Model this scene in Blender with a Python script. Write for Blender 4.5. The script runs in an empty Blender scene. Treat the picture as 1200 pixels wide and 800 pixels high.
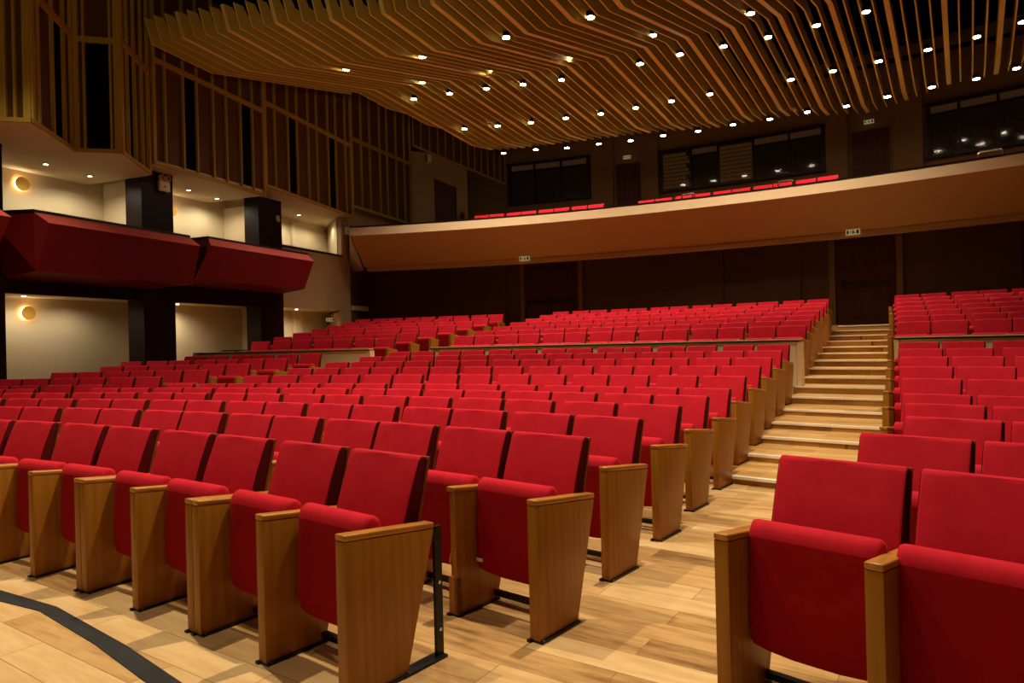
import bpy, math, random
from mathutils import Vector, Matrix
random.seed(7)
sc = bpy.context.scene
COL = sc.collection
PI = math.pi
sin, cos = math.sin, math.cos

# ------------------------------------------------------------------ helpers
class MB:
    """collects boxes, prisms and quads into one mesh, with material slots"""
    def __init__(s): s.v=[]; s.f=[]; s.m=[]; s.mi=0
    def poly(s, pts):
        n=len(s.v); s.v+= [tuple(p) for p in pts]; s.f.append(tuple(range(n,n+len(pts)))); s.m.append(s.mi)
    def box(s, x0,x1,y0,y1,z0,z1, tf=None):
        P=[(x0,y0,z0),(x1,y0,z0),(x1,y1,z0),(x0,y1,z0),(x0,y0,z1),(x1,y0,z1),(x1,y1,z1),(x0,y1,z1)]
        if tf: P=[tf(*p) for p in P]
        n=len(s.v); s.v+=[tuple(p) for p in P]
        for f in ((0,3,2,1),(4,5,6,7),(0,1,5,4),(1,2,6,5),(2,3,7,6),(3,0,4,7)):
            s.f.append(tuple(n+i for i in f)); s.m.append(s.mi)
    def prism(s, prof, a0, a1, fn):
        """prof: closed list of (p,q); fn(t,p,q)->xyz; extruded from a0 to a1"""
        n=len(s.v); k=len(prof)
        s.v+=[tuple(fn(a0,p,q)) for p,q in prof]+[tuple(fn(a1,p,q)) for p,q in prof]
        s.f.append(tuple(n+i for i in range(k))[::-1]); s.m.append(s.mi)
        s.f.append(tuple(n+k+i for i in range(k))); s.m.append(s.mi)
        for i in range(k):
            j=(i+1)%k
            s.f.append((n+i,n+j,n+k+j,n+k+i)); s.m.append(s.mi)
    def loft(s, rings, closed=True, caps=True):
        n=len(s.v); k=len(rings[0])
        for r in rings: s.v+=[tuple(p) for p in r]
        for a in range(len(rings)-1):
            for i in range(k if closed else k-1):
                j=(i+1)%k
                s.f.append((n+a*k+i,n+a*k+j,n+(a+1)*k+j,n+(a+1)*k+i)); s.m.append(s.mi)
        if caps and closed:
            s.f.append(tuple(n+i for i in range(k))[::-1]); s.m.append(s.mi)
            e=n+(len(rings)-1)*k
            s.f.append(tuple(e+i for i in range(k))); s.m.append(s.mi)
    def cyl(s, c, ax, r, h, seg=16, r2=None):
        c=Vector(c); ax=Vector(ax).normalized(); u=ax.orthogonal().normalized(); w=ax.cross(u)
        r2=r if r2 is None else r2
        R0=[c+u*r*cos(2*PI*i/seg)+w*r*sin(2*PI*i/seg) for i in range(seg)]
        R1=[c+ax*h+u*r2*cos(2*PI*i/seg)+w*r2*sin(2*PI*i/seg) for i in range(seg)]
        s.loft([R0,R1])
    def tube(s, pts, r, seg=8):
        pts=[Vector(p) for p in pts]; rings=[]
        for i,p in enumerate(pts):
            d=(pts[min(i+1,len(pts)-1)]-pts[max(i-1,0)]).normalized()
            u=d.orthogonal().normalized() if i==0 else (u-d*u.dot(d)).normalized(); w=d.cross(u)
            rings.append([p+u*r*cos(2*PI*k/seg)+w*r*sin(2*PI*k/seg) for k in range(seg)])
        s.loft(rings)
    def mesh(s, name, mats, smooth=False, fix=True):
        me=bpy.data.meshes.new(name); me.from_pydata(s.v,[],s.f)
        for m in (mats if isinstance(mats,(list,tuple)) else [mats]): me.materials.append(m)
        me.polygons.foreach_set('material_index', s.m)
        if smooth: me.polygons.foreach_set('use_smooth',[True]*len(me.polygons))
        if fix:
            import bmesh
            bm=bmesh.new(); bm.from_mesh(me); bmesh.ops.recalc_face_normals(bm,faces=bm.faces); bm.to_mesh(me); bm.free()
        me.update(); return me
    def build(s, name, mats, parent=None, **kw):
        return link(name, s.mesh(name,mats,**kw), parent)
def link(name, me, parent=None):
    o=bpy.data.objects.new(name, me); COL.objects.link(o)
    if parent: o.parent=parent
    return o
def tag(o, label=None, cat=None, group=None, kind=None):
    if label: o['label']=label
    if cat: o['category']=cat
    if group: o['group']=group
    if kind: o['kind']=kind
    return o
def empty(name, loc=(0,0,0), rz=0):
    o=bpy.data.objects.new(name,None); COL.objects.link(o); o.location=loc; o.rotation_euler=(0,0,rz)
    o.empty_display_size=.1; return o
def bevel(me, w, seg=2, ang=40):
    import bmesh
    bm=bmesh.new(); bm.from_mesh(me)
    es=[e for e in bm.edges if len(e.link_faces)==2 and e.calc_face_angle(0)>math.radians(ang)]
    bmesh.ops.bevel(bm,geom=es,offset=w,segments=seg,profile=.5,affect='EDGES',clamp_overlap=True)
    bm.to_mesh(me); bm.free()
    me.polygons.foreach_set('use_smooth',[True]*len(me.polygons))
    try: me.set_sharp_from_angle(angle=math.radians(35))
    except Exception: pass
    return me

# ------------------------------------------------------------------ materials
def srgb(r,g,b):
    f=lambda c:(c/255/12.92 if c<=10.3 else ((c/255+.055)/1.055)**2.4)
    return (f(r),f(g),f(b),1)
def mat(name, col, rough=.6, spec=.3, metal=0, noise=0, nscale=8, bump=0, bscale=200, emit=None, es=1):
    m=bpy.data.materials.new(name); m.use_nodes=True; nt=m.node_tree; b=nt.nodes['Principled BSDF']
    b.inputs['Base Color'].default_value=col; b.inputs['Roughness'].default_value=rough
    b.inputs['Metallic'].default_value=metal; b.inputs['Specular IOR Level'].default_value=spec
    if noise or bump:
        tc=nt.nodes.new('ShaderNodeTexCoord')
        if noise:
            n=nt.nodes.new('ShaderNodeTexNoise'); n.inputs['Scale'].default_value=nscale; n.inputs['Detail'].default_value=4
            nt.links.new(tc.outputs['Object'],n.inputs['Vector'])
            r=nt.nodes.new('ShaderNodeMapRange'); r.inputs[3].default_value=1-noise; r.inputs[4].default_value=1+noise
            nt.links.new(n.outputs['Fac'],r.inputs[0])
            v=nt.nodes.new('ShaderNodeVectorMath'); v.operation='SCALE'; v.inputs[0].default_value=col[:3]
            nt.links.new(r.outputs[0],v.inputs['Scale']); nt.links.new(v.outputs[0],b.inputs['Base Color'])
        if bump:
            n2=nt.nodes.new('ShaderNodeTexNoise'); n2.inputs['Scale'].default_value=bscale
            nt.links.new(tc.outputs['Object'],n2.inputs['Vector'])
            bp=nt.nodes.new('ShaderNodeBump'); bp.inputs['Strength'].default_value=bump; bp.inputs['Distance'].default_value=.002
            nt.links.new(n2.outputs['Fac'],bp.inputs['Height']); nt.links.new(bp.outputs[0],b.inputs['Normal'])
    if emit:
        b.inputs['Emission Color'].default_value=emit; b.inputs['Emission Strength'].default_value=es
    return m
def wood(name, c1, c2, sc3=(14,14,1.1), rough=.38, spec=.35):
    m=bpy.data.materials.new(name); m.use_nodes=True; nt=m.node_tree; b=nt.nodes['Principled BSDF']; L=nt.links.new
    tc=nt.nodes.new('ShaderNodeTexCoord'); mp=nt.nodes.new('ShaderNodeMapping'); mp.inputs['Scale'].default_value=sc3
    L(tc.outputs['Object'],mp.inputs[0])
    oi=nt.nodes.new('ShaderNodeObjectInfo'); ad=nt.nodes.new('ShaderNodeVectorMath'); ad.operation='ADD'
    ml=nt.nodes.new('ShaderNodeMath'); ml.operation='MULTIPLY'; ml.inputs[1].default_value=37.
    L(oi.outputs['Random'],ml.inputs[0]); L(mp.outputs[0],ad.inputs[0]); L(ml.outputs[0],ad.inputs[1])
    w=nt.nodes.new('ShaderNodeTexWave'); w.wave_type='RINGS'; w.rings_direction='Z'; w.inputs['Scale'].default_value=.55
    w.inputs['Distortion'].default_value=9; w.inputs['Detail'].default_value=3; w.inputs['Detail Scale'].default_value=.6
    n=nt.nodes.new('ShaderNodeTexNoise'); n.inputs['Scale'].default_value=2.5; n.inputs['Detail'].default_value=6
    L(ad.outputs[0],w.inputs[0]); L(ad.outputs[0],n.inputs[0])
    mx=nt.nodes.new('ShaderNodeMath'); mx.operation='MULTIPLY_ADD'; mx.inputs[1].default_value=.30
    L(w.outputs['Fac'],mx.inputs[0]); L(n.outputs['Fac'],mx.inputs[2])
    cr=nt.nodes.new('ShaderNodeValToRGB'); cr.color_ramp.elements[0].position=.35; cr.color_ramp.elements[1].position=.8
    cr.color_ramp.elements[0].color=c1; cr.color_ramp.elements[1].color=c2
    L(mx.outputs[0],cr.inputs[0]); L(cr.outputs[0],b.inputs['Base Color'])
    b.inputs['Roughness'].default_value=rough; b.inputs['Specular IOR Level'].default_value=spec
    return m
def planks(name, cols, rot, L_=1.2, W_=.18, rough=.42, mortar=.0015):
    m=bpy.data.materials.new(name); m.use_nodes=True; nt=m.node_tree; b=nt.nodes['Principled BSDF']; L=nt.links.new
    tc=nt.nodes.new('ShaderNodeTexCoord'); mp=nt.nodes.new('ShaderNodeMapping'); mp.inputs['Rotation'].default_value=(0,0,rot)
    L(tc.outputs['Object'],mp.inputs[0])
    # fold height into the plank coordinate so that the risers show planks too
    br=nt.nodes.new('ShaderNodeTexBrick'); br.inputs['Scale'].default_value=1; br.inputs['Brick Width'].default_value=L_
    br.inputs['Row Height'].default_value=W_; br.inputs['Mortar Size'].default_value=mortar; br.offset=.37; br.offset_frequency=2
    br.inputs['Color1'].default_value=(0,0,0,1); br.inputs['Color2'].default_value=(1,1,1,1); br.inputs['Mortar'].default_value=(.1,.1,.1,1)
    br.inputs['Bias'].default_value=0
    L(mp.outputs[0],br.inputs[0])
    # grain stretched along the plank
    mp2=nt.nodes.new('ShaderNodeMapping'); mp2.inputs['Scale'].default_value=(2.2,13,13); L(mp.outputs[0],mp2.inputs[0])
    ad=nt.nodes.new('ShaderNodeVectorMath'); ad.operation='ADD'
    sc_=nt.nodes.new('ShaderNodeVectorMath'); sc_.operation='SCALE'; sc_.inputs['Scale'].default_value=9
    L(br.outputs['Color'],sc_.inputs[0]); L(mp2.outputs[0],ad.inputs[0]); L(sc_.outputs[0],ad.inputs[1])
    n=nt.nodes.new('ShaderNodeTexNoise'); n.inputs['Scale'].default_value=1.3; n.inputs['Detail'].default_value=7; n.inputs['Roughness'].default_value=.62
    L(ad.outputs[0],n.inputs[0])
    mx=nt.nodes.new('ShaderNodeMix'); mx.data_type='FLOAT'; mx.inputs[0].default_value=.36
    L(n.outputs['Fac'],mx.inputs[2]); L(br.outputs['Color'],mx.inputs[3])
    cr=nt.nodes.new('ShaderNodeValToRGB'); e=cr.color_ramp.elements
    e[0].position=.22; e[0].color=cols[0]; e[1].position=.72; e[1].color=cols[2]
    k=e.new(.44); k.color=cols[1]
    L(mx.outputs[0],cr.inputs[0])
    mm=nt.nodes.new('ShaderNodeMix'); mm.data_type='RGBA'; mm.inputs[7].default_value=tuple(c*.45 for c in cols[0][:3])+(1,)
    mf=nt.nodes.new('ShaderNodeMath'); mf.operation='MULTIPLY'; mf.inputs[1].default_value=.6
    L(br.outputs['Fac'],mf.inputs[0]); L(mf.outputs[0],mm.inputs[0]); L(cr.outputs[0],mm.inputs[6]); L(mm.outputs[2],b.inputs['Base Color'])
    b.inputs['Roughness'].default_value=rough; b.inputs['Specular IOR Level'].default_value=.3
    return m
def fabric(name, col, col2):
    m=bpy.data.materials.new(name); m.use_nodes=True; nt=m.node_tree; b=nt.nodes['Principled BSDF']; L=nt.links.new
    tc=nt.nodes.new('ShaderNodeTexCoord'); oi=nt.nodes.new('ShaderNodeObjectInfo')
    n=nt.nodes.new('ShaderNodeTexNoise'); n.inputs['Scale'].default_value=14; n.inputs['Detail'].default_value=5; n.noise_dimensions='4D'
    L(tc.outputs['Object'],n.inputs[0]); ml=nt.nodes.new('ShaderNodeMath'); ml.operation='MULTIPLY'; ml.inputs[1].default_value=50; L(oi.outputs['Random'],ml.inputs[0]); L(ml.outputs[0],n.inputs['W'])
    mx=nt.nodes.new('ShaderNodeMix'); mx.data_type='RGBA'; mx.inputs[6].default_value=col; mx.inputs[7].default_value=col2
    cr=nt.nodes.new('ShaderNodeMapRange'); cr.inputs[1].default_value=.4; cr.inputs[2].default_value=.75; L(n.outputs['Fac'],cr.inputs[0])
    L(cr.outputs[0],mx.inputs[0]); L(mx.outputs[2],b.inputs['Base Color'])
    b.inputs['Roughness'].default_value=.85; b.inputs['Specular IOR Level'].default_value=.12
    b.inputs['Sheen Weight'].default_value=.12; b.inputs['Sheen Roughness'].default_value=.4; b.inputs['Sheen Tint'].default_value=srgb(255,120,110)
    n2=nt.nodes.new('ShaderNodeTexNoise'); n2.inputs['Scale'].default_value=420; L(tc.outputs['Object'],n2.inputs[0])
    bp=nt.nodes.new('ShaderNodeBump'); bp.inputs['Strength'].default_value=.35; bp.inputs['Distance'].default_value=.001
    L(n2.outputs['Fac'],bp.inputs['Height']); L(bp.outputs[0],b.inputs['Normal'])
    return m

AXR=math.radians(33.5)
M={}
M['red']=fabric('red_fabric', srgb(200,30,47), srgb(190,24,40))
M['redunder']=fabric('red_fabric_underside', srgb(150,10,18), srgb(142,8,15))  # darker red puts shade into the seat underside colour
M['redside']=mat('dark_red_edge', srgb(84,10,12), .85,.1, noise=.1,nscale=20)
M['redpaint']=mat('red_lacquer', srgb(108,12,10), .6,.15, noise=.06,nscale=3)
M['liplacq']=mat('red_lip_lacquer', srgb(226,104,92), .6,.2, noise=.04,nscale=3)  # lighter red stands in for light falling on the box lips
M['oak']=wood('oak_panel', srgb(146,92,20), srgb(162,106,30))
M['oakcap']=wood('oak_cap', srgb(166,108,42), srgb(186,126,54), (14,3,14), .3,.45)
M['shell']=wood('oak_shell', srgb(104,62,16), srgb(140,88,28))
M['black']=mat('black_steel', srgb(22,22,24), .4,.5, metal=.3, noise=.1,nscale=20)
M['screw']=mat('bright_screw', srgb(200,200,200), .25,.5, metal=1, noise=.05,nscale=50)
M['floor']=planks('floor_planks',(srgb(120,82,40),srgb(200,156,98),srgb(228,192,136)), AXR)
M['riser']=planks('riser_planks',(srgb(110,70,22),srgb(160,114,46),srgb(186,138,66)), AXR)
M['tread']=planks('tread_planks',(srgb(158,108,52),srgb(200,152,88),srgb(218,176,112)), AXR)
M['nosing']=mat('pale_nosing', srgb(246,236,208), .35,.4, noise=.05,nscale=30)
M['carpet']=mat('dark_tier', srgb(70,44,30), .9,.1, noise=.15,nscale=10)
M['tape']=mat('dark_tape', srgb(46,46,46), .7,.2, noise=.35,nscale=30)
M['cream']=mat('cream_wall', srgb(212,194,158), .8,.2, noise=.03,nscale=2)
M['ceilcream']=mat('cream_soffit', srgb(206,188,152), .7,.25, noise=.03,nscale=2)
M['tan']=mat('tan_wall', srgb(164,134,98), .8,.2, noise=.04,nscale=2)
M['balc']=mat('balcony_face', srgb(192,158,110), .75,.2, noise=.03,nscale=1.5)
M['lip']=mat('balcony_lip', srgb(236,204,160), .6,.3, noise=.03,nscale=3)
M['column']=mat('dark_column', srgb(28,12,9), .5,.14, noise=.12,nscale=2)
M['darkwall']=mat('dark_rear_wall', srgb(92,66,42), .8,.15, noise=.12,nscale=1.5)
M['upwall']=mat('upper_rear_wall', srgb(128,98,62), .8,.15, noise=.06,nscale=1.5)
M['door']=wood('dark_door', srgb(62,32,18), srgb(76,40,22), (9,9,.8), .5,.2)
M['doorup']=wood('door_brown', srgb(64,28,14), srgb(86,40,20), (9,9,.8), .5,.2)
M['trimtan']=mat('tan_trim', srgb(120,88,48), .6,.25, noise=.05,nscale=6)
M['slat']=mat('ceiling_slat_wood', srgb(176,152,70), .6,.2, noise=.08,nscale=1.5)
M['slatedge']=mat('slat_edge_band', srgb(226,202,118), .5,.3, noise=.05,nscale=3)  # brighter yellow paints floor bounce onto the slat undersides
M['frame']=wood('screen_frame_wood', srgb(158,126,42), srgb(172,140,50), (10,10,1), .55,.2)
M['infill']=mat('brown_infill', srgb(90,60,28), .6,.1, noise=.2,nscale=3)
M['voidp']=mat('black_infill', srgb(9,6,6), .8,.05, noise=.3,nscale=3)
M['voidc']=mat('black_ceiling', srgb(7,6,6), .95,.02, noise=.3,nscale=2)
M['ledge']=mat('dark_ledge', srgb(30,22,22), .3,.5, noise=.1,nscale=6)
M['parapet']=mat('parapet_paint', srgb(244,220,180), .7,.2, noise=.04,nscale=4)
M['white']=mat('off_white_plastic', srgb(214,198,174), .5,.3, noise=.03,nscale=12)
M['brass']=mat('gold_disc', srgb(190,146,50), .45,.5, metal=.2, noise=.15,nscale=30)
M['glow']=mat('sconce_glow', srgb(255,230,180), emit=srgb(255,214,150), es=9, noise=.01)
M['lamp']=mat('downlight_lens', srgb(255,240,215), emit=srgb(255,232,200), es=45, noise=.01)
M['lamp2']=mat('box_downlight_lens', srgb(255,240,215), emit=srgb(255,226,190), es=35, noise=.01)
M['sign']=mat('sign_face', srgb(206,196,150), .5,.2, noise=.03, nscale=20, emit=srgb(220,205,150), es=.25)
M['signink']=mat('sign_ink', srgb(22,26,18), .5,.2, noise=.1,nscale=20)
M['winframe']=mat('window_frame_dark', srgb(40,22,14), .5,.3, noise=.1,nscale=4)
M['blind']=mat('dim_room', srgb(74,46,26), .8,.1, noise=.35,nscale=2.2, emit=srgb(90,60,38), es=.2)  # brown noise and faint glow stand in for reflections in the panes
M['blindlit']=mat('lit_room', srgb(120,80,44), .8,.1, noise=.35,nscale=2.2, emit=srgb(150,96,44), es=.55)  # stronger glow for the brighter painted reflections
M['chrome']=mat('chrome', srgb(210,205,200), .2,.5, metal=1, noise=.03,nscale=20)
gl=mat('booth_glass', srgb(18,18,20), .06,.6, noise=.05,nscale=2)
M['glass']=gl
gb=gl.node_tree.nodes['Principled BSDF']; gb.inputs['Alpha'].default_value=.62
M['label']=mat('white_tag', srgb(225,222,220), .5,.2, noise=.02,nscale=60)

# ------------------------------------------------------------------ hall geometry (metres)
CX,CY=-10.602,-9.411                       # centre of the curved seat rows
def row_R(k):
    return 15.558+.8443*(k-1) if k<=11 else 15.558+8.443+1.8344+.7011*(k-12)
def row_z(k):
    return .0712*max(0,k-6) if k<=11 else .6564+.1058*(k-12)
def polar(R,a,z): return (CX+R*sin(a), CY+R*cos(a), z)
LA=math.radians(22)
LS=Vector((sin(LA),cos(LA),0)); LN=Vector((cos(LA),-sin(LA),0)); LP=Vector((-8.95,11.5,0))
def fac(s,off,z):                          # side wall frame: along the wall, towards the hall, up
    p=LP+LS*s+LN*off; return (p.x,p.y,z)
def facbox(mb,s0,s1,o0,o1,z0,z1): mb.box(s0,s1,o0,o1,z0,z1,tf=fac)
UX=Vector((sin(AXR),cos(AXR),0)); VX=Vector((cos(AXR),-sin(AXR),0))
def arcprism(mb, prof, a0, a1, n=48):
    """prof: closed list of (R,z) swept round the row centre"""
    rings=[]
    for i in range(n+1):
        a=a0+(a1-a0)*i/n
        rings.append([polar(R(a) if callable(R) else R, a, z) for R,z in prof])
    mb.loft(rings)

# ------------------------------------------------------------------ chair meshes
T=.055; PH=.61
panel_prof=[(0,.012),(0,PH),(.462,.558),(.30,.012)]
def m_panel():
    mb=MB(); mb.prism(panel_prof,-T/2,T/2,lambda t,p,q:(t,p,q))
    return bevel(mb.mesh('side_panel',M['oak']),.003,2)
def m_cap():
    mb=MB(); mb.prism([(-.003,PH+.001),(-.003,PH+.026),(.466,.584),(.464,.559)],-T/2-.001,T/2+.001,lambda t,p,q:(t,p,q))
    return bevel(mb.mesh('arm_cap',M['oakcap']),.007,3)
def m_plate():
    mb=MB(); mb.box(-T/2-.005,T/2+.009,.004,.308,0,.0118); mb.box(-T/2-.012,-T/2+.01,-.01,.03,0,.011)
    mb.mi=1
    for y in (.02,.30):
        for x in (-T/2-.003,T/2+.006): mb.cyl((x,y,.011),(0,0,1),.004,.004,8)
    return mb.mesh('floor_plate',[M['black'],M['screw']])
def m_slotpanel():      # hollow outer panel with a slot for the folding tablet
    mb=MB(); mb.prism([(.02,.012),(.02,PH),(.462,.558),(.30,.012)],-T/2,-.010,lambda t,p,q:(t,p,q))
    mb.prism([(0,.012),(0,.19),(.03,.19),(.03,.012)],-T/2,T/2,lambda t,p,q:(t,p,q))
    mb.prism([(0,.012),(0,PH),(.462,.558),(.30,.012)],.008,T/2,lambda t,p,q:(t,p,q))
    return mb.mesh('side_panel',M['oak'])
def seat_ring(t, w, cy=.20, cz=.40):
    # folded seat: side profile, scaled a little towards the sides for padding
    return None
SEATP=[(.150,.19),(.138,.26),(.140,.40),(.148,.54),(.150,.60),(.158,.630),(.174,.648),(.196,.656),(.222,.650),(.242,.632),(.250,.60),(.245,.50),(.235,.36),(.225,.24),(.210,.185),(.180,.172)]
def m_seat(w=.455, seg=9):
    mb=MB(); rings=[]; cy,cz=.195,.42
    ts=[-.5,-.488,-.46,-.36,-.18,0,.18,.36,.46,.488,.5]
    for t in ts:
        e=1-max(0,abs(t)-.46)/.04*.0; inset={.5:.016,.488:.006}.get(round(abs(t),3),0)
        drop=.030*(2*t)**4
        ring=[]
        for y,z in SEATP:
            yy=y+(cy-y)/max(.01,abs(cy-y))*inset if abs(cy-y)>.01 else y
            zz=z-(z-cz)/abs(z-cz)*inset
            if z<.27: zz+=drop*(.27-z)/.1
            ring.append((t*w,yy,zz))
        rings.append(ring)
    mb.loft(rings); k=len(SEATP)
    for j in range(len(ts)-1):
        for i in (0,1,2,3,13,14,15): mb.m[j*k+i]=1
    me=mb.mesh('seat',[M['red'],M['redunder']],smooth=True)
    try: me.set_sharp_from_angle(angle=math.radians(50))
    except Exception: pass
    return me
BACKP=[(.386,.34),(.362,.40),(.348,.47),(.348,.54),(.360,.60),(.394,.70),(.430,.79),(.450,.838),(.460,.852),(.474,.857),(.496,.852),(.502,.842),(.474,.74),(.436,.60),(.418,.50),(.418,.40),(.424,.34)]
def m_back(w=.465):
    mb=MB(); rings=[]
    for t in (-.5,-.49,-.47,-.3,0,.3,.47,.49,.5):
        inset={.5:.010,.49:.003}.get(round(abs(t),2),0)
        ring=[]
        for i,(y,z) in enumerate(BACKP):
            front=i<9
            bow=.010*(1-(2*t)**2) if 1<i<8 else 0
            ring.append((t*w, y+(inset if front else 0)+bow*.6, z-(inset if z>.84 else 0)))
        rings.append(ring)
    mb.loft(rings); mb.m[-1]=1; mb.m[-2]=1; k=len(BACKP)
    for j in (0,7):
        for i in range(k): mb.m[j*k+i]=1
    me=mb.mesh('backrest',[M['red'],M['redside']],smooth=True)
    try: me.set_sharp_from_angle(angle=math.radians(50))
    except Exception: pass
    return me
def m_shell(w=.468):
    mb=MB(); pr=[(.504,.848),(.476,.74),(.438,.60),(.420,.50),(.420,.40),(.426,.33),(.438,.33),(.432,.40),(.432,.50),(.451,.60),(.489,.74),(.518,.848)]
    rings=[[(t*w,y,z) for y,z in pr] for t in (-.5,.5)]
    mb.loft(rings); return mb.mesh('back_shell',M['shell'])
def m_bar(w):
    mb=MB(); mb.box(-w/2,w/2,.27,.30,.03,.055); return mb.mesh('floor_bar',M['black'])
def m_bracket():
    mb=MB(); mb.box(-.008,.008,.475,.515,.0,.56); mb.box(-.03,.03,.27,.515,0,.012); mb.box(-.008,.008,.44,.48,.50,.56)
    mb.mi=1
    for z in (.12,.32): mb.cyl((.008,.495,z),(1,0,0),.008,.004,10)
    return mb.mesh('support_bracket',[M['black'],M['screw']])
def m_tag():
    mb=MB(); mb.box(-.215,-.175,.132,.137,.245,.262); return mb.mesh('care_tag',M['label'])
PM=dict(panel=m_panel(),cap=m_cap(),plate=m_plate(),seat=m_seat(),back=m_back(),shell=m_shell(),bar=m_bar(.47),bracket=m_bracket(),tag=m_tag(),slot=m_slotpanel())

ORD=['','first','second','third','fourth','fifth','sixth','seventh','eighth','ninth','tenth','eleventh','twelfth','thirteenth','fourteenth','fifteenth','sixteenth','seventeenth','eighteenth','nineteenth','twentieth','twenty-first','twenty-second','twenty-third','twenty-fourth','twenty-fifth','twenty-sixth','twenty-seventh','twenty-eighth','twenty-ninth','thirtieth']

_t={3:'thirty',4:'forty',5:'fifty',6:'sixty',7:'seventy'}
for _n in range(31,80):
    ORD.append(_t[_n//10]+'-'+ORD[_n%10] if _n%10 else {'thirty':'thirtieth','forty':'fortieth','fifty':'fiftieth','sixty':'sixtieth','seventy':'seventieth'}[_t[_n//10]])
# camera (used to judge which seats the frame can show)
F=804.71; PITCH=.0020; ROLL=-.0245; HC=1.3334
def project(x,y,z):
    z=z-HC; cp,sp=cos(PITCH),sin(PITCH); y2=y*cp+z*sp; z2=-y*sp+z*cp
    if y2<.2: return None
    u=F*x/y2; v=-F*z2/y2; cr,sr=cos(ROLL),sin(ROLL)
    return 600+u*cr-v*sr, 400+u*sr+v*cr, y2

# rows: (row, block, anchor angle (panel centre), direction, pitch, count or end angle)
chairs=[]   # dict(row, block, idx, ang, R, z, w, dist)
C_right={1:.6931,2:.7083,3:.6983,4:.6905,5:.6818,6:.6752,7:.6679,8:.6622,9:.6564,10:.6513,11:.6459,12:.6378,13:.6353,14:.6321,15:.6297,16:.6275,17:.6246,18:.6216}
C_left={4:.2361-.012,5:.2522-.0015,6:.276,7:.3080,8:.3170,9:.3243,10:.3323,11:.3389,12:.3623,13:.3692,14:.3748,15:.3805,16:.3854,17:.3903,18:.3942}
L_right={5:.205,6:.2225,7:.2371,8:.2476,9:.2580,10:.2678,11:.2774,12:.3078,13:.3161,14:.3227,15:.3305,16:.3371,17:.3432,18:.3480}
L_left={5:.07,6:.085,7:.088,8:.1025,9:.1164,10:.1089,11:.1439,12:.1652,13:.172,14:.178,15:.184,16:.187,17:.192,18:.196}
R_left={2:.7642,3:.7668,4:.7660,5:.7549,6:.7441,7:.7346,8:.7254,9:.7176,10:.7099,11:.7031,12:.6891,13:.6850,14:.6805,15:.6760,16:.6718,17:.6675,18:.6634}
PITCHW={1:.5457,2:.505,3:.508}
def add_row(k, block, anchor, sgn, end, pitch):
    R=row_R(k); n=0; a=anchor; arc=abs(end-anchor)*R
    cnt=max(1,round(arc/pitch)); 
    if end not in (-9,9): pitch=arc/cnt
    else: cnt=60
    for i in range(cnt):
        ac=anchor+sgn*(i+.5)*pitch/R
        P=polar(R+.3,ac,row_z(k)+.5); q=project(*P)
        vis = q is not None and -75<q[0]<1260
        if end in (-9,9) and not vis: break
        chairs.append(dict(k=k,b=block,i=i,a=ac,R=R,z=row_z(k),w=pitch,sgn=sgn,n=cnt,vis=vis,d=(q[2] if q else 99),last=(i==cnt-1)))
for k in range(1,19):
    w=PITCHW.get(k,.525)
    add_row(k,'C',C_right[k],-1,C_left.get(k,-9),w)
    if k in L_right: add_row(k,'L',L_right[k],-1,L_left[k],w)
    if k in R_left: add_row(k,'R',R_left[k]-.03/row_R(k),1,9,.505 if k<12 else .495)
BR=31.55; BZ=4.36
for (bn,a0,a1) in (('BL',.302,.4303),('BR',.4600,.6210)):
    n=round((a1-a0)*BR/.50); w=(a1-a0)*BR/n
    for i in range(n):
        ac=a0+(i+.5)*w/BR; q=project(*polar(BR+.4,ac,BZ+.8))
        chairs.append(dict(k=19,b=bn,i=i,a=ac,R=BR,z=BZ+(.05 if bn=='BL' else 0),w=w,sgn=1,n=n,vis=True,d=q[2],last=(i==n-1)))
chairs=[c for c in chairs if c['vis']]
order=sorted(range(len(chairs)), key=lambda j: chairs[j]['d'])
indiv=set(order[:300]); 
print('SEATS', len(chairs))
def side_of(c):
    """x offsets of panels that this chair owns: list of (x, kind) ; kind single/double"""
    out=[]; h=c['w']/2
    near = h*(-c['sgn'])          # side of the aisle (anchor side)
    far  = -near
    i=c['i']
    if i==0: out.append((near - 0.0,'end'))
    elif i%2==0: out.append((near - math.copysign(.029,near),'dbl'))
    nxt_double = (i%2==1)
    if c['last']: out.append((far,'end'))
    elif nxt_double: out.append((far - math.copysign(.029,far),'dbl'))
    else: out.append((far,'single'))
    return out
BN={'C':'centre block','L':'far-left block','R':'right block'}
def lab(c):
    k,i=c['k'],c['i']+1
    if c['b']=='BL': return 'red seat on the balcony before the left dark window, %s from its left end'%ORD[i]
    if c['b']=='BR': return 'red seat on the balcony right of its middle door, %s from that door'%ORD[i]
    ais='left aisle' if c['b']=='L' else 'main aisle'
    if k<=11:
        return 'red tip-up seat %s from the %s, %s row from the stage, %s'%(ORD[i],ais,ORD[k],{'C':'centre block','L':'left block','R':'right block'}[c['b']])
    return 'red tip-up seat %s from the %s, %s row above the low wall, %s'%(ORD[i],ais,ORD[k-11],{'C':'centre','L':'left','R':'right'}[c['b']])
def grp(c):
    if c['b'] in ('BL','BR'): return 'red seats on the balcony'
    if c['k']<=11: return 'red tip-up seats of the lower tier, %s'%BN[c['b']]
    return 'red tip-up seats of the upper tier, %s'%BN[c['b']]
def pair_shift(c):
    for x,kind in side_of(c):
        if kind=='dbl': return -math.copysign(.016,x)
    return 0.0
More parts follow.
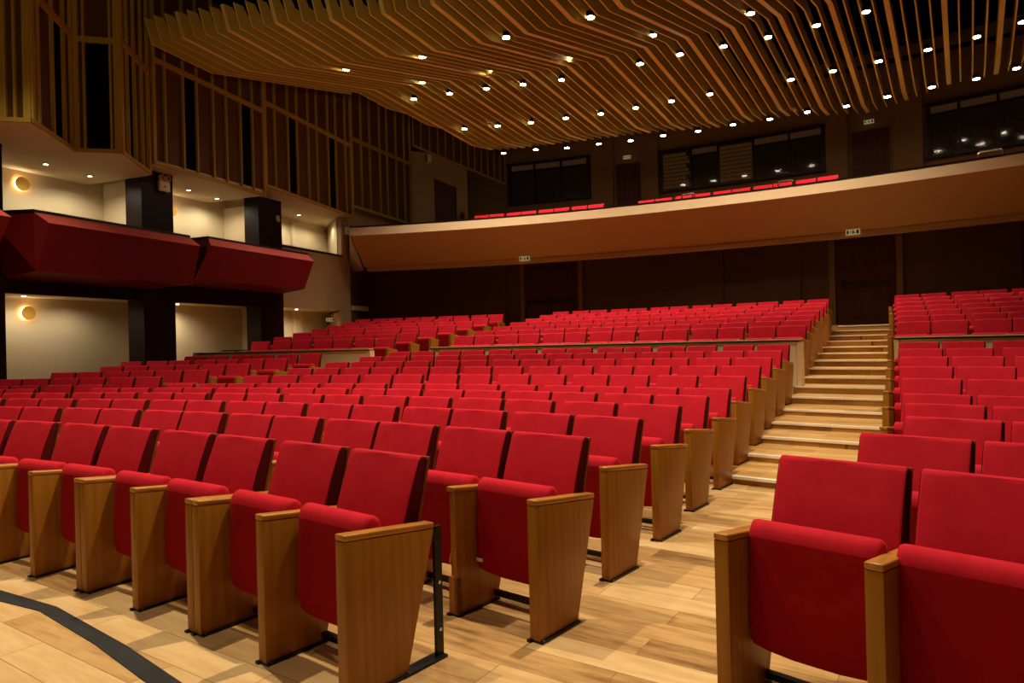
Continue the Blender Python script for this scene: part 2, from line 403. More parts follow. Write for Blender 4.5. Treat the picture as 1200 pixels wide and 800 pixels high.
def place_chair(c):
    p=polar(c['R'],c['a'],c['z'])
    r=empty('auditorium_seat',p,-c['a']); tag(r,lab(c),'seat',grp(c))
    near=c['d']<8.5; mid=c['d']<14
    st=link('seat',PM['seat'],r); bk=link('backrest',PM['back'],r); st.location.x=bk.location.x=pair_shift(c)
    link('back_shell',PM['shell'],bk)
    for x,kind in side_of(c):
        sp=link('side_panel',PM['panel'],r); sp.location.x=x
        if c['k']==2 and c['b']=='C' and c['i']==0 and x<0:
            sp.data=PM['slot']
            tb=MB(); tb.tube([(-.006,.01,.33),(-.012,-.004,.27),(-.004,.01,.235)],.005,6); tb.build('tablet_hinge',M['oakcap'],sp)
        if mid: link('arm_cap',PM['cap'],sp)
        if near: link('floor_plate',PM['plate'],sp)
        if kind=='end': sp['label']='end panel closing the row' if near else 'end panel'
    if near: link('floor_bar',PM['bar'],r)
    if c['k']==1 and c['i']==0:
        b=link('support_bracket',PM['bracket'],r); b.location.x=c['w']/2+.01; b['label']='black steel bracket behind the end panel'
    if c['k']==2 and c['b']=='C' and c['i']==0: link('care_tag',PM['tag'],r)
for j in sorted(indiv): place_chair(chairs[j])
# the seats past the three hundred largest: one object
rest=MB()
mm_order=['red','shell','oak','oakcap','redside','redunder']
def addmesh(me, tf, mi):
    n=len(rest.v)
    rest.v+=[tf(v.co.x,v.co.y,v.co.z) for v in me.vertices]
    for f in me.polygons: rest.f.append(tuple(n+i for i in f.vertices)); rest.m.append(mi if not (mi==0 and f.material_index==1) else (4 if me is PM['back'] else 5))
plain_panel=MB(); plain_panel.prism(panel_prof,-T/2,T/2,lambda t,p,q:(t,p,q)); PPm=plain_panel.mesh('pp',M['oak'])
plain_cap=MB(); plain_cap.prism([(-.003,PH+.001),(-.003,PH+.026),(.466,.584),(.464,.559)],-T/2-.001,T/2+.001,lambda t,p,q:(t,p,q)); PCm=plain_cap.mesh('pc',M['oakcap'])
for j,c in enumerate(chairs):
    if j in indiv: continue
    ca,sa=cos(c['a']),sin(c['a']); ox,oy,oz=polar(c['R'],c['a'],c['z'])
    def tf(x,y,z,dx=0): x+=dx; return (ox+x*ca+y*sa, oy-x*sa+y*ca, oz+z)
    h_=lambda a,b_,c_,q_=pair_shift(c): tf(a,b_,c_,q_)
    addmesh(PM['seat'],h_,0); addmesh(PM['back'],h_,0); addmesh(PM['shell'],h_,1)
    for x,kind in side_of(c):
        g=lambda a,b_,c_,x=x: tf(a,b_,c_,x)
        addmesh(PPm,g,2); addmesh(PCm,g,3)
if rest.v:
    ro=rest.build('distant_auditorium_seats',[M[n] for n in mm_order],fix=False,smooth=False)
    tag(ro,'farthest red tip-up seats massed in the last rows below and on the balcony','seats',kind='stuff')

# ------------------------------------------------------------------ floor and tiers
mb=MB(); mb.box(-14.5,14.5,-8,26,-.15,0)
tag(mb.build('floor',M['floor']),kind='structure')
aL=lambda R: .262+.0098*(R-19.5) if R<25 else .330+.006*(R-25.5)     # left aisle centre angle
def mainL(R): # left edge of main aisle
    ks=sorted(C_right); Rs=[row_R(k)+.2 for k in ks]
    for i in range(len(ks)-1):
        if R<=Rs[i+1]:
            t=max(0,(R-Rs[i])/(Rs[i+1]-Rs[i])); return C_right[ks[i]]+(C_right[ks[i+1]]-C_right[ks[i]])*t+.001
    return C_right[18]+.001
def mainR(R):
    ks=sorted(R_left); Rs=[row_R(k)+.2 for k in ks]
    for i in range(len(ks)-1):
        if R<=Rs[i+1]:
            t=max(0,(R-Rs[i])/(Rs[i+1]-Rs[i])); return R_left[ks[i]]+(R_left[ks[i+1]]-R_left[ks[i]])*t-.003
    return R_left[18]-.003
fronts={k:row_R(k)-.42 for k in range(7,19)}; fronts[12]=25.62
mbt=MB()
tierR=[(fronts[k],fronts[k+1] if k<18 else 31.25,row_z(k)) for k in range(7,19)]+[(31.25,33.6,1.56)]
for (r0,r1,z) in tierR:
    for (A0,A1) in ((.03,None),(None,1.02)):
        if A0 is not None:   # everything left of the main aisle
            arcprism(mbt,[(r0,0),(r0,z),(r1,z),(r1,0)],.02 if z<1.5 else .12,mainL((r0+r1)/2),40)
        else:
            arcprism(mbt,[(r0,0),(r0,z),(r1,z),(r1,0)],mainR((r0+r1)/2),1.02,26)
tag(mbt.build('floor_tiers',M['riser']),kind='structure')
# main aisle stair
NR=[(20.10,.0712),(20.93,.1424),(21.74,.2136),(22.52,.2848),(23.42,.356),(24.30,.452),(25.02,.555),(25.70,.662),
    (26.42,.772),(27.12,.882),(27.82,.992),(28.52,1.102),(29.22,1.212),(29.92,1.322),(30.60,1.432),(31.25,1.545)]
stair=empty('aisle_stairs',polar(20.1,.70,0)); tag(stair,'wide timber stair with pale nosings climbing the main aisle to the rear door','stairs')
for i,(r,z) in enumerate(NR):
    r1=NR[i+1][0]+.03 if i<15 else 32.3
    mb=MB(); rc=(r+r1)/2; A0,A1=mainL(rc)-.0015,mainR(rc)+.0015
    base=polar(20.1,.70,0)
    arcprism(mb,[(r,0.001),(r,z-.002),(r1,z-.002),(r1,0.001)],A0,A1,10)
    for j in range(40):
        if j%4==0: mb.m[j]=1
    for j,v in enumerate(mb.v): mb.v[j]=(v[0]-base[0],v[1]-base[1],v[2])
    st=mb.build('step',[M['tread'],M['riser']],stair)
    nb=MB(); arcprism(nb,[(r-.012,z-.022),(r-.012,z+.003),(r+.045,z+.003),(r+.045,z-.001),(r,z-.001),(r,z-.022)],A0+.001,A1-.001,10)
    for j,v in enumerate(nb.v): nb.v[j]=(v[0]-base[0],v[1]-base[1],v[2])
    nb.build('nosing',M['nosing'],st)
# dark tape line on the stage floor
inner=[(-3.09,3.98),(-2.94,3.90),(-2.43,3.62),(-1.77,3.11),(-1.36,2.76),(-1.21,2.63),(-.7,2.15)]
outer=[(-2.96,3.81),(-2.82,3.73),(-2.49,3.57),(-1.95,3.15),(-1.52,2.78),(-1.34,2.64),(-.85,2.13)]
inner=[(-4.4,4.45)]+inner; outer=[(-4.35,4.28)]+outer
mb=MB(); mb.loft([[(a[0],a[1],.001),(a[0],a[1],.004),(b[0],b[1],.004),(b[0],b[1],.001)] for a,b in zip(inner,outer)])
tag(mb.build('floor_tape',M['tape']),'worn black tape strip stuck on the plank floor before the front row','tape')

# low parapet walls between the two tiers
def parapet(a0,a1,label):
    e=empty('low_parapet',polar(25.15,(a0+a1)/2,row_z(11))); tag(e,label,'low wall','low parapet walls between the tiers')
    bx,by,bz=polar(25.15,(a0+a1)/2,row_z(11))
    def loc(mb):
        for j,v in enumerate(mb.v): mb.v[j]=(v[0]-bx,v[1]-by,v[2]-bz)
    z0=row_z(11)
    mb=MB(); arcprism(mb,[(25.10,z0),(25.10,1.245),(25.22,1.245),(25.22,z0)],a0,a1,40); loc(mb); mb.build('wall_body',M['parapet'],e)
    mb=MB(); arcprism(mb,[(25.06,1.246),(25.06,1.268),(25.26,1.268),(25.26,1.246)],a0-.002,a1+.002,40); loc(mb); mb.build('dark_cap',M['ledge'],e)
    mb=MB(); arcprism(mb,[(25.06,1.269),(25.06,1.286),(25.24,1.286),(25.24,1.269)],a0-.002,a1+.002,40); loc(mb); mb.build('pale_rail',M['lip'],e)
    for aa,s in ((a0,-1),(a1,1)):
        mb=MB(); arcprism(mb,[(25.07,z0),(25.07,1.244),(25.25,1.244),(25.25,z0)],aa-.0012+.0016*s,aa+.0012+.0016*s,2); loc(mb); mb.build('end_trim',M['lip'],e)
parapet(.3660,.6420,'low cream parapet wall with dark cap behind the lower centre block')
parapet(.1398,.3055,'low cream parapet wall with dark cap behind the lower left block')
parapet(.6985,.98,'low cream parapet wall with pale cap right of the main stair')
mb=MB(); arcprism(mb,[(25.28,1.30),(25.28,1.325),(25.5,1.325),(25.5,1.30)],.160,.183,8)
arcprism(mb,[(25.36,.3),(25.36,1.30),(25.40,1.30),(25.40,.3)],.171,.173,2)
tag(mb.build('side_shelf',M['ledge']),'narrow dark shelf standing behind the left low parapet wall','shelf')

# ------------------------------------------------------------------ rear walls
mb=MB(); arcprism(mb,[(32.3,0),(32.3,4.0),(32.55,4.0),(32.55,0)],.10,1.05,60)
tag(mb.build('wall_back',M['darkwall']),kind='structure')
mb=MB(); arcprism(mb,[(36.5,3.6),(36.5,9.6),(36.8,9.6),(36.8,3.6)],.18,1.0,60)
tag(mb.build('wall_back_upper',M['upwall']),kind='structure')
def wall_leaf_door(name,R,a0,a1,z0,z1,leaves,m,bars=True,trim=True):
    e=empty(name,polar(R,(a0+a1)/2,z0)); tag(e,kind='structure'); b=polar(R,(a0+a1)/2,z0)
    def fin(mb,n,mm,par=e):
        for j,v in enumerate(mb.v): mb.v[j]=(v[0]-b[0],v[1]-b[1],v[2]-b[2])
        return mb.build(n,mm,par)
    w=(a1-a0)/leaves
    for i in range(leaves):
        l0,l1=a0+i*w+.0004,a0+(i+1)*w-.0004
        mb=MB(); arcprism(mb,[(R-.05,z0),(R-.05,z1),(R-.005,z1),(R-.005,z0)],l0,l1,2)
        leaf=fin(mb,'door_leaf',m)
        # raised panels, upper with a shaped lower edge
        for (p0,p1) in ((.08,.44),(.52,.94)):
            mb=MB(); q=.14*(l1-l0)
            arcprism(mb,[(R-.065,z0+p0*(z1-z0)),(R-.06,z0+p1*(z1-z0)),(R-.049,z0+p1*(z1-z0)),(R-.049,z0+p0*(z1-z0))],l0+q,l1-q,2)
            fin(mb,'door_panel',m,leaf)
        if bars:
            mb=MB(); q=.12*(l1-l0); zb=z0+.47*(z1-z0)
            arcprism(mb,[(R-.13,zb),(R-.13,zb+.04),(R-.10,zb+.04),(R-.10,zb)],l0+q,l1-q,2)
            for a in (l0+q,l1-q): arcprism(mb,[(R-.135,zb-.05),(R-.135,zb+.09),(R-.05,zb+.09),(R-.05,zb-.05)],a-.0010,a+.0010,1)
            fin(mb,'panic_bar',M['black'],leaf)
    if trim:
        for a,s in ((a0,-1),(a1,1)):
            mb=MB(); arcprism(mb,[(R-.10,z0),(R-.10,z1+.15),(R-.0,z1+.15),(R-.0,z0)],a+.0004*s if s>0 else a-.0046,a+.0046 if s>0 else a-.0004,2)
            fin(mb,'door_trim',M['trimtan'])
    return e
wall_leaf_door('door_1',32.3,.3495,.4010,1.56,3.62,2,M['door'])
wall_leaf_door('door_2',32.3,.6155,.6560,1.56,3.62,1,M['door'])
wall_leaf_door('door_3',36.5,.4059,.4291,5.0,7.48,1,M['doorup'],bars=False,trim=False)
wall_leaf_door('door_4',36.5,.6098,.6369,5.0,7.34,1,M['doorup'],bars=False,trim=False)
# shallow piers of the upper rear wall
for n,(a0,a1) in enumerate(((.382,.4035),(.4315,.447),(.5905,.607),(.640,.660)),1):
    mb=MB(); arcprism(mb,[(36.35,3.6),(36.35,9.5),(36.49,9.5),(36.49,3.6)],a0,a1,4)
    tag(mb.build('trim_%d'%n,M['upwall']),kind='structure')
# piers of the lower rear wall
for n,a in enumerate((.30,.5,.560,.70,.76),5):
    mb=MB(); arcprism(mb,[(32.24,1.3),(32.24,3.9),(32.299,3.9),(32.299,1.3)],a,a+.03,3)
    tag(mb.build('trim_%d'%n,M['darkwall']),kind='structure')
def window(name,R,angs,z0,z1,kinds):
    a0,a1=angs[0],angs[-1]; e=empty(name,polar(R,(a0+a1)/2,z0)); tag(e,kind='structure'); b=polar(R,(a0+a1)/2,z0)
    def fin(mb,n,mm,par=e):
        for j,v in enumerate(mb.v): mb.v[j]=(v[0]-b[0],v[1]-b[1],v[2]-b[2])
        return mb.build(n,mm,par)
    zt=z1-.26
    mb=MB()
    arcprism(mb,[(R-.16,z0-.09),(R-.16,z0),(R-.01,z0),(R-.01,z0-.09)],a0-.0025,a1+.0025,12)
    arcprism(mb,[(R-.16,z1),(R-.16,z1+.07),(R-.01,z1+.07),(R-.01,z1)],a0-.0025,a1+.0025,12)
    for i,a in enumerate(angs):
        ww=.0030 if i in (0,len(angs)-1) else .0016
        arcprism(mb,[(R-.15,z0),(R-.15,z1),(R-.01,z1),(R-.01,z0)],a-ww/2,a+ww/2,1)
    fin(mb,'window_frame',M['winframe'])
    mb=MB(); arcprism(mb,[(R-.02,z0),(R-.02,z1),(R-.012,z1),(R-.012,z0)],a0,a1,12); fin(mb,'dim_room_behind',M['blind'])  # glowing sheet that imitates dim reflections in the glass
    for i in range(len(angs)-1):
        if kinds[i]=='full':
            mb=MB()
            for q in range(9):
                zz0=z0+.04+q*(z1-z0-.08)/9; arcprism(mb,[(R-.05,zz0),(R-.05,zz0+.10),(R-.022,zz0+.10),(R-.022,zz0)],angs[i]+.001,angs[i+1]-.001-(q%3)*.002*(i==0),2)
            fin(mb,'slatted_blind',M['blindlit'])  # glowing bands imitate ceiling slats mirrored in the pane
    for i in range(len(angs)-1):
        p0,p1=angs[i]+.0009,angs[i+1]-.0009
        top=z1 if kinds[i]=='full' else zt
        mb=MB(); arcprism(mb,[(R-.075,z0+.01),(R-.075,top),(R-.065,top),(R-.065,z0+.01)],p0,p1,4)
        fin(mb,'window_pane',M['glass'])
        if kinds[i]!='full':
            mb=MB(); arcprism(mb,[(R-.12,zt),(R-.12,zt+.05),(R-.03,zt+.05),(R-.03,zt)],p0,p1,4); fin(mb,'transom_bar',M['winframe'])
window('window_1',36.5,[.2975,.3237,.3511,.3789],6.50,7.86,['','',''])
window('window_2',36.5,[.4497,.4774,.5018,.5320,.5616,.5885],6.40,7.66,['full','','full','',''])
window('window_3',36.5,[.6640,.6839,.7081,.735,.762],6.28,7.66,['','','',''])

# ------------------------------------------------------------------ balcony
def lipR(a): return -.5358*a*a+1.9839*a+29.608
BA0,BA1=.200,1.0
bal=empty('balcony',polar(30.6,.5,3.66)); tag(bal,'long curved balcony front with a bright cream lip above the rear seats','balcony')
bb=polar(30.6,.5,3.66)
def fb(mb,n,mm,par=bal):
    for j,v in enumerate(mb.v): mb.v[j]=(v[0]-bb[0],v[1]-bb[1],v[2]-bb[2])
    return mb.build(n,mm,par)
mb=MB(); arcprism(mb,[(lambda a:lipR(a),4.56),(lambda a:lipR(a)+.03,4.80),(lambda a:lipR(a)+.16,4.80),(lambda a:lipR(a)+.16,4.56)],BA0,BA1,60); fb(mb,'lip',M['lip'])
mb=MB(); arcprism(mb,[(lambda a:lipR(a)+.02,4.802),(lambda a:lipR(a)+.02,4.84),(lambda a:lipR(a)+.2,4.84),(lambda a:lipR(a)+.2,4.802)],BA0,BA1,60); fb(mb,'top_rail',M['ledge'])
mb=MB(); arcprism(mb,[(lambda a:lipR(a)+.02,4.558),(lambda a:lipR(a)+.25,4.558),(lambda a:lipR(a)+1.12,3.74),(lambda a:lipR(a)+.93,3.74)],BA0+.001,BA1,60); fb(mb,'sloped_fascia',M['balc'])
mb=MB(); arcprism(mb,[(lambda a:lipR(a)+.90,3.62),(lambda a:lipR(a)+.90,3.738),(lambda a:lipR(a)+1.15,3.738),(lambda a:lipR(a)+1.15,3.62)],BA0+.004,BA1,60); fb(mb,'lower_band',M['balc'])
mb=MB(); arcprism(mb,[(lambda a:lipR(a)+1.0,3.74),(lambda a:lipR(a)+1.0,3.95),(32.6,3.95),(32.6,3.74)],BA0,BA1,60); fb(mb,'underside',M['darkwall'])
mb=MB(); arcprism(mb,[(lambda a:lipR(a)+.62,4.2),(lambda a:lipR(a)+.62,4.32),(33.2,4.32),(33.2,4.62),(36.45,5.0),(36.45,4.2)],BA0,BA1,60); fb(mb,'balcony_floor',M['carpet'])
# end cheek of the balcony running back to the side wall
c0=Vector(polar(lipR(BA0),BA0,0)); cf=Vector(polar(lipR(BA0)+.95,BA0,0)); cw=Vector((-4.98,21.35,0))
mb=MB()
mb.poly([(c0.x,c0.y,4.56),(cf.x,cf.y,3.64),(cw.x,cw.y,3.64),(cw.x,cw.y,4.56)])
mb.poly([(c0.x,c0.y,4.56),(c0.x,c0.y,4.80),(cw.x,cw.y,4.80),(cw.x,cw.y,4.56)])
mb.poly([(c0.x,c0.y,4.80),(cf.x+.1,cf.y,4.80),(cw.x,cw.y,4.80)])
fb(mb,'end_cheek',M['balc'])
# exit signs on the fascia and over doors
def exit_sign(pos, a, w, h, label):
    e=empty('exit_sign',pos,-a); tag(e,label,'sign','small emergency exit signs')
    mb=MB(); mb.box(-w/2,w/2,-.02,.02,-h/2,h/2); p=mb.build('sign_plate',M['sign'],e)
    mb=MB(); y0,y1=-.024,-.0205
    u=h
    # running figure between an arrow and a doorway
    mb.box(-w*.42,-w*.30,y0,y1,-u*.30,u*.30); mb.box(-w*.24,-w*.12,y0,y1,-u*.06,u*.06)
    mb.box(-w*.02,w*.05,y0,y1,u*.18,u*.34)
    mb.poly([(-w*.06,y0,-u*.30),(w*.01,y0,-u*.30),(w*.09,y0,u*.12),(-w*.01,y0,u*.14)])
    mb.poly([(w*.02,y0,-u*.02),(w*.14,y0,-u*.30),(w*.19,y0,-u*.26),(w*.08,y0,u*.08)])
    mb.box(w*.26,w*.42,y0,y1,-u*.32,u*.32)
    mb.build('pictogram',M['signink'],e)
def onlip(a,z,d=.95): 
    return polar(lipR(a)+.86,a,z)
exit_sign(onlip(.362,3.74),.362,.30,.13,'exit sign on the balcony front above the double rear door')
exit_sign(onlip(.632,3.72),.632,.30,.13,'exit sign on the balcony front above the top of the main stair')
exit_sign(polar(36.38,.4175,7.68),.4175,.26,.11,'exit sign above the brown balcony door between the two dark window bands')
exit_sign(polar(36.38,.6230,7.56),.6230,.26,.11,'exit sign above the right balcony door under the slat ends')
# short chrome rails on the balcony
def hand_rail(a,label,z=4.90,w=.33):
    x,y,zz=polar(31.1,a,z); e=empty('hand_rail',(x,y,z-.55),-a); tag(e,label,'rail','short chrome rails on the balcony')
    mb=MB(); mb.tube([(-w/2,0,0),(-w/2,0,.68),(-w/2+.03,0,.71),(w/2-.03,0,.71),(w/2,0,.68),(w/2,0,0)],.016); mb.build('rail_tube',M['chrome'],e)
hand_rail(.512,'short chrome rail above the balcony lip under the long dark window')
hand_rail(.588,'short chrome rail above the balcony lip left of the right balcony door')
hand_rail(.718,'short chrome rail above the balcony lip at the far right',z=4.86,w=.42)

# ------------------------------------------------------------------ left side wall
LO=.2
def column(s0,s1,label,ztop=5.10):
    e=empty('column',fac((s0+s1)/2,-.02,0),-LA+0)
    b=Vector(fac((s0+s1)/2,-.02,0))
    mb=MB(); facbox(mb,s0,s1,-.26,LO,0,ztop); 
    for j,v in enumerate(mb.v):
        d=Vector(v)-b; mb.v[j]=(d.dot(LN),d.dot(LS),d.z)
    mb.build('column_shaft',M['column'],e)
    mb=MB(); facbox(mb,s0-.004,s1+.004,-.264,LO+.004,ztop-.05,ztop+.02)
    for j,v in enumerate(mb.v):
        d=Vector(v)-b; mb.v[j]=(d.dot(LN),d.dot(LS),d.z)
    mb.build('column_head',M['column'],e)
    tag(e,label,'column','dark columns between the side boxes')
column(-.75,.33,'dark column at the left edge of the picture beside the first side box',4.93)
column(3.05,3.84,'dark column between the two long red box balconies, carrying the first emergency light',5.13)
column(6.45,7.30,'dark column at the right end of the red box balconies',5.20)
# rooms of the side boxes
mb=MB(); facbox(mb,-1.2,9.0,-1.45,-1.32,0,5.5); facbox(mb,9.0,11.3,-1.45,-1.32,0,5.5)
tag(mb.build('wall_left_rear',M['cream']),kind='structure')
mb=MB()
facbox(mb,3.36,3.44,-1.32,-.27,2.62,5.1); facbox(mb,6.84,6.92,-1.32,-.27,2.62,5.1); facbox(mb,3.95,4.02,-1.32,-.27,0,2.45); facbox(mb,7.4,7.47,-1.32,-.27,0,2.45); facbox(mb,-.7,-.6,-1.32,-.27,0,4.9)
mb.prism([(9.97,.0),(11.25,-1.31),(11.33,-1.31),(10.05,.0)],2.9,5.2,lambda t,p,q:fac(p,q,t))
mb.prism([(9.97,.0),(11.25,-1.31),(11.33,-1.31),(10.05,.0)],0,2.4,lambda t,p,q:fac(p,q,t))
tag(mb.build('wall_left_partition',M['cream']),kind='structure')
mb=MB(); facbox(mb,9.45,9.80,-1.315,-1.20,0,5.1); tag(mb.build('trim_20',M['cream']),kind='structure')
mb=MB()
facbox(mb,-1.2,3.0,-1.4,.575,4.95,5.10)
tag(mb.build('ceiling_box_front',M['ceilcream']),kind='structure')
mb=MB(); facbox(mb,3.02,6.30,-1.4,.575,5.16,5.28); tag(mb.build('ceiling_box_middle',M['ceilcream']),kind='structure')
mb=MB()
mb.loft([[fac(q,-1.4,z),fac(q,.50,z),fac(q,.50,z+.06),fac(q,-1.4,z+.06)] for q,z in ((6.36,5.385),(9.95,5.215))])
facbox(mb,9.96,11.3,-1.4,.04,5.22,5.30); tag(mb.build('ceiling_box_rear',M['ceilcream']),kind='structure')
mb=MB(); facbox(mb,-1.2,11.3,-1.4,LO-.01,2.46,2.60); tag(mb.build('ceiling_box_lower',M['ceilcream']),kind='structure')
mb=MB(); facbox(mb,-1.2,11.3,-1.4,-.27,3.2,3.3); tag(mb.build('floor_box',M['carpet']),kind='structure')
# spandrel behind the red boxes, dark; third bay light
mb=MB(); facbox(mb,-1.2,7.31,LO-.14,LO-.005,2.40,3.72); tag(mb.build('wall_left_spandrel',M['column']),kind='structure')
mb=MB()
facbox(mb,7.31,9.92,LO-.14,LO,2.44,4.04)
facbox(mb,9.92,10.32,LO-.14,LO,0,5.45); facbox(mb,10.32,15.5,LO-.14,LO,4.3,5.6); facbox(mb,9.80,9.93,LO-.14,LO-.01,0,2.44)
tag(mb.build('wall_left',M['tan']),kind='structure')
mb=MB(); facbox(mb,7.31,9.92,LO-.16,LO+.03,4.045,4.09); tag(mb.build('trim_21',M['ledge']),kind='structure')
# recess under the balcony
mb=MB(); mb.prism([(10.30,.06),(10.32,.2),(12.6,-.35),(12.55,-.5)],0,4.0,lambda t,p,q:fac(p,q,t)); tag(mb.build('wall_left_recess',M['darkwall']),kind='structure')

# red box balconies
def red_box(sl,sr,label,dz=0):
    """section points (off,z): A wall top, B inner lip, C outer lip, D front bottom, E wall bottom; sl/sr = s of each"""
    e=empty('box_balcony',fac((sl[1]+sr[1])/2,LO,2.4)); b=Vector(fac((sl[1]+sr[1])/2,LO,2.4))
    tag(e,label,'balcony','red box balconies on the side wall')
    def fin(mb,n,mm,par=e):
        for j,v in enumerate(mb.v): mb.v[j]=tuple(Vector(v)-b)
        return mb.build(n,mm,par)
    A,B,C,D,E_=(LO+.01,3.70+dz*.4),(1.02,3.70+dz*.4),(1.22,3.52+dz*.4),(1.12,2.71+dz),(LO+.01,2.65+dz)
    pts=[A,B,C,D,E_]
    def ring(ss): return [Vector(fac(ss[i],pts[i][0],pts[i][1])) for i in range(5)]
    L_,R_=ring(sl),ring(sr)
    mb=MB(); mb.loft([L_,R_]); fin(mb,'box_shell',M['redpaint'])
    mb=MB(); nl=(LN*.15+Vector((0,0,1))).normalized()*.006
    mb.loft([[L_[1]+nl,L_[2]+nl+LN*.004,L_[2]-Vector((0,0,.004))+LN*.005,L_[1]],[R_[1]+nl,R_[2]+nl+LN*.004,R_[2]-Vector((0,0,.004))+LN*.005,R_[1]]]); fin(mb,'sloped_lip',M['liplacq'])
    mb=MB(); zt=3.745+dz*.4
    l=[Vector(fac(sl[0]-.01,LO+.012,zt)),Vector(fac(sl[1]-.01,1.04,zt)),Vector(fac(sr[1]+.01,1.04,zt)),Vector(fac(sr[0]+.01,LO+.012,zt))]
    mb.loft([[p-Vector((0,0,.042)) for p in l],l]); fin(mb,'dark_ledge_top',M['ledge'])
    # two slim desk tops on the ledge
    for f in (.42,.62):
        s0=sl[1]+(sr[1]-sl[1])*f; mb=MB(); facbox(mb,s0,s0+.5,.35,.85,zt+.001,zt+.03); fin(mb,'desk_top',M['ledge'])
red_box([.05,.30,.42,.25,.33],[3.75,3.50,3.58,3.46,3.2],'long dark red box balcony below the first emergency light')
red_box([4.02,4.0,3.86,3.52,3.9],[7.75,7.30,7.30,7.02,7.22],'dark red box balcony nearest the cream balcony end',.13)
red_box([-4.0,-3.8,-3.8,-3.8,-4.0],[-.28,-.32,-.18,-.45,-.9],'dark red box balcony cut off by the left edge of the picture')

# ------------------------------------------------------------------ timber screens high on the side wall
def screen(P0,dirv,nrm,S,zb0,zb1,ztop,zr,dark,label,first_w=.07):
    """P0 origin, S mullion positions along dirv, zb bottom left/right, zr rail heights at ends, dark = indices of black bays"""
    e=empty('timber_screen',(P0[0],P0[1],zb0)); b=Vector((P0[0],P0[1],zb0)); tag(e,label,'wall screen','timber screens high on the left wall')
    P0=Vector((P0[0],P0[1],0))
    s0,s1=S[0],S[-1]
    zb=lambda s: zb0+(zb1-zb0)*(s-s0)/(s1-s0)
    zrr=lambda s: zr[0]+(zr[1]-zr[0])*(s-s0)/(s1-s0)
    def P(s,o,z): return P0+dirv*s+nrm*o+Vector((0,0,z))-b
    def bar(mb,sa,sb,o0,o1,za0,za1,zb_0,zb_1):
        r0=[P(sa,o0,za0),P(sa,o1,za0),P(sa,o1,za1),P(sa,o0,za1)]; r1=[P(sb,o0,zb_0),P(sb,o1,zb_0),P(sb,o1,zb_1),P(sb,o0,zb_1)]
        mb.loft([r0,r1])
    fr=MB()
    for i,s in enumerate(S):
        w=first_w if i in (0,len(S)-1) else .038
        sa,sb=s-w/2 if i else s, s+w/2 if i<len(S)-1 else s
        if i==0: sb=s+w
        if i==len(S)-1: sa=s-w
        bar(fr,sa,sb,-.03,.03,zb(sa),ztop,zb(sb),ztop)
    bar(fr,s0,s1,-.032,.028,zb(s0),zb(s0)+.07,zb(s1),zb(s1)+.07)
    if zr[0]: bar(fr,s0,s1,-.032,.028,zrr(s0)-.05,zrr(s0)+.05,zrr(s1)-.05,zrr(s1)+.05)
    fr.build('screen_frame',M['frame'],e)
    for i in range(len(S)-1):
        sa,sb=S[i]+.012,S[i+1]-.012
        if zr[0]:
            mb=MB(); bar(mb,sa,sb,-.05,-.034,zb(sa)+.02,zrr(sa),zb(sb)+.02,zrr(sb)); mb.build('lower_infill',M['voidp'] if i in dark else M['infill'],e)
            mb=MB(); bar(mb,sa,sb,-.05,-.034,zrr(sa)+.002,ztop,zrr(sb)+.002,ztop); mb.build('upper_infill',M['infill'],e)
        else:
            mb=MB(); bar(mb,sa,sb,-.05,-.034,zb(sa)+.02,ztop,zb(sb)+.02,ztop); mb.build('lower_infill',M['infill'],e)
OW=LP+LN*.6
screen(OW,LS,LN,[3.02,3.33,3.80,4.17,4.63,5.02,5.47,5.86,6.28],5.19,5.12,9.3,(7.36,7.24),(2,6),'timber screen with two black bays above the first columns')
screen(OW-LN*.06,LS,LN,[6.33,6.72,7.21,7.58,8.04,8.41,8.91,9.28,9.74,10.06],5.40,5.20,9.5,(7.52,7.36),(2,6),'timber screen above the small cream opening, between its two neighbours')
screen(OW-LN*.12,LS,LN,[10.10,10.65,11.12,11.69,12.13,12.69,13.22,13.66],5.55,5.52,9.8,(7.63,7.66),(),'timber screen without black bays, hanging above the balcony end')
Z=[Vector((-9.6,10.25,0)),Vector((-7.84,10.62,0)),Vector((-7.42,10.72,0)),Vector((-7.77,12.32,0)),Vector((-7.02,12.50,0)),Vector((-7.32,14.06,0))]
def seg(i,fr,zr,dark,label,hall=None):
    a,b_=Z[i],Z[i+1]; d=(b_-a); L_=d.length; d.normalize(); n=Vector((d.y,-d.x,0))
    screen(a,d,n,[f*L_ for f in fr],4.95,4.95,9.4,zr,dark,label,first_w=.10)
seg(0,[0,.35,.62,1],(7.0,7.0),(0,1,2),'timber screen with black bays at the far left edge')
seg(1,[0,.5,1],(0,0),(),'narrow plain timber pier beside the leftmost screen')
seg(2,[0,.16,.48,.76,1],(7.05,7.05),(2,),'angled timber screen left of the tall black opening')
seg(3,[0,.24,.80,1],(6.99,6.99),(1,),'timber screen facing the seats with one tall black opening')
seg(4,[0,.22,.46,.72,1],(7.05,7.05),(1,),'angled timber screen right of the tall black opening')
# soffit under the zigzag
mb=MB(); zz=[(p.x,p.y) for p in Z]; back=[fac(3.0,.1,0)[:2],fac(-1.2,.1,0)[:2]]
ring=[(x,y) for x,y in zz]+back
mb.loft([[(x,y,4.945) for x,y in ring],[(x,y,5.0) for x,y in ring]]); tag(mb.build('ceiling_soffit',M['ceilcream']),kind='structure')
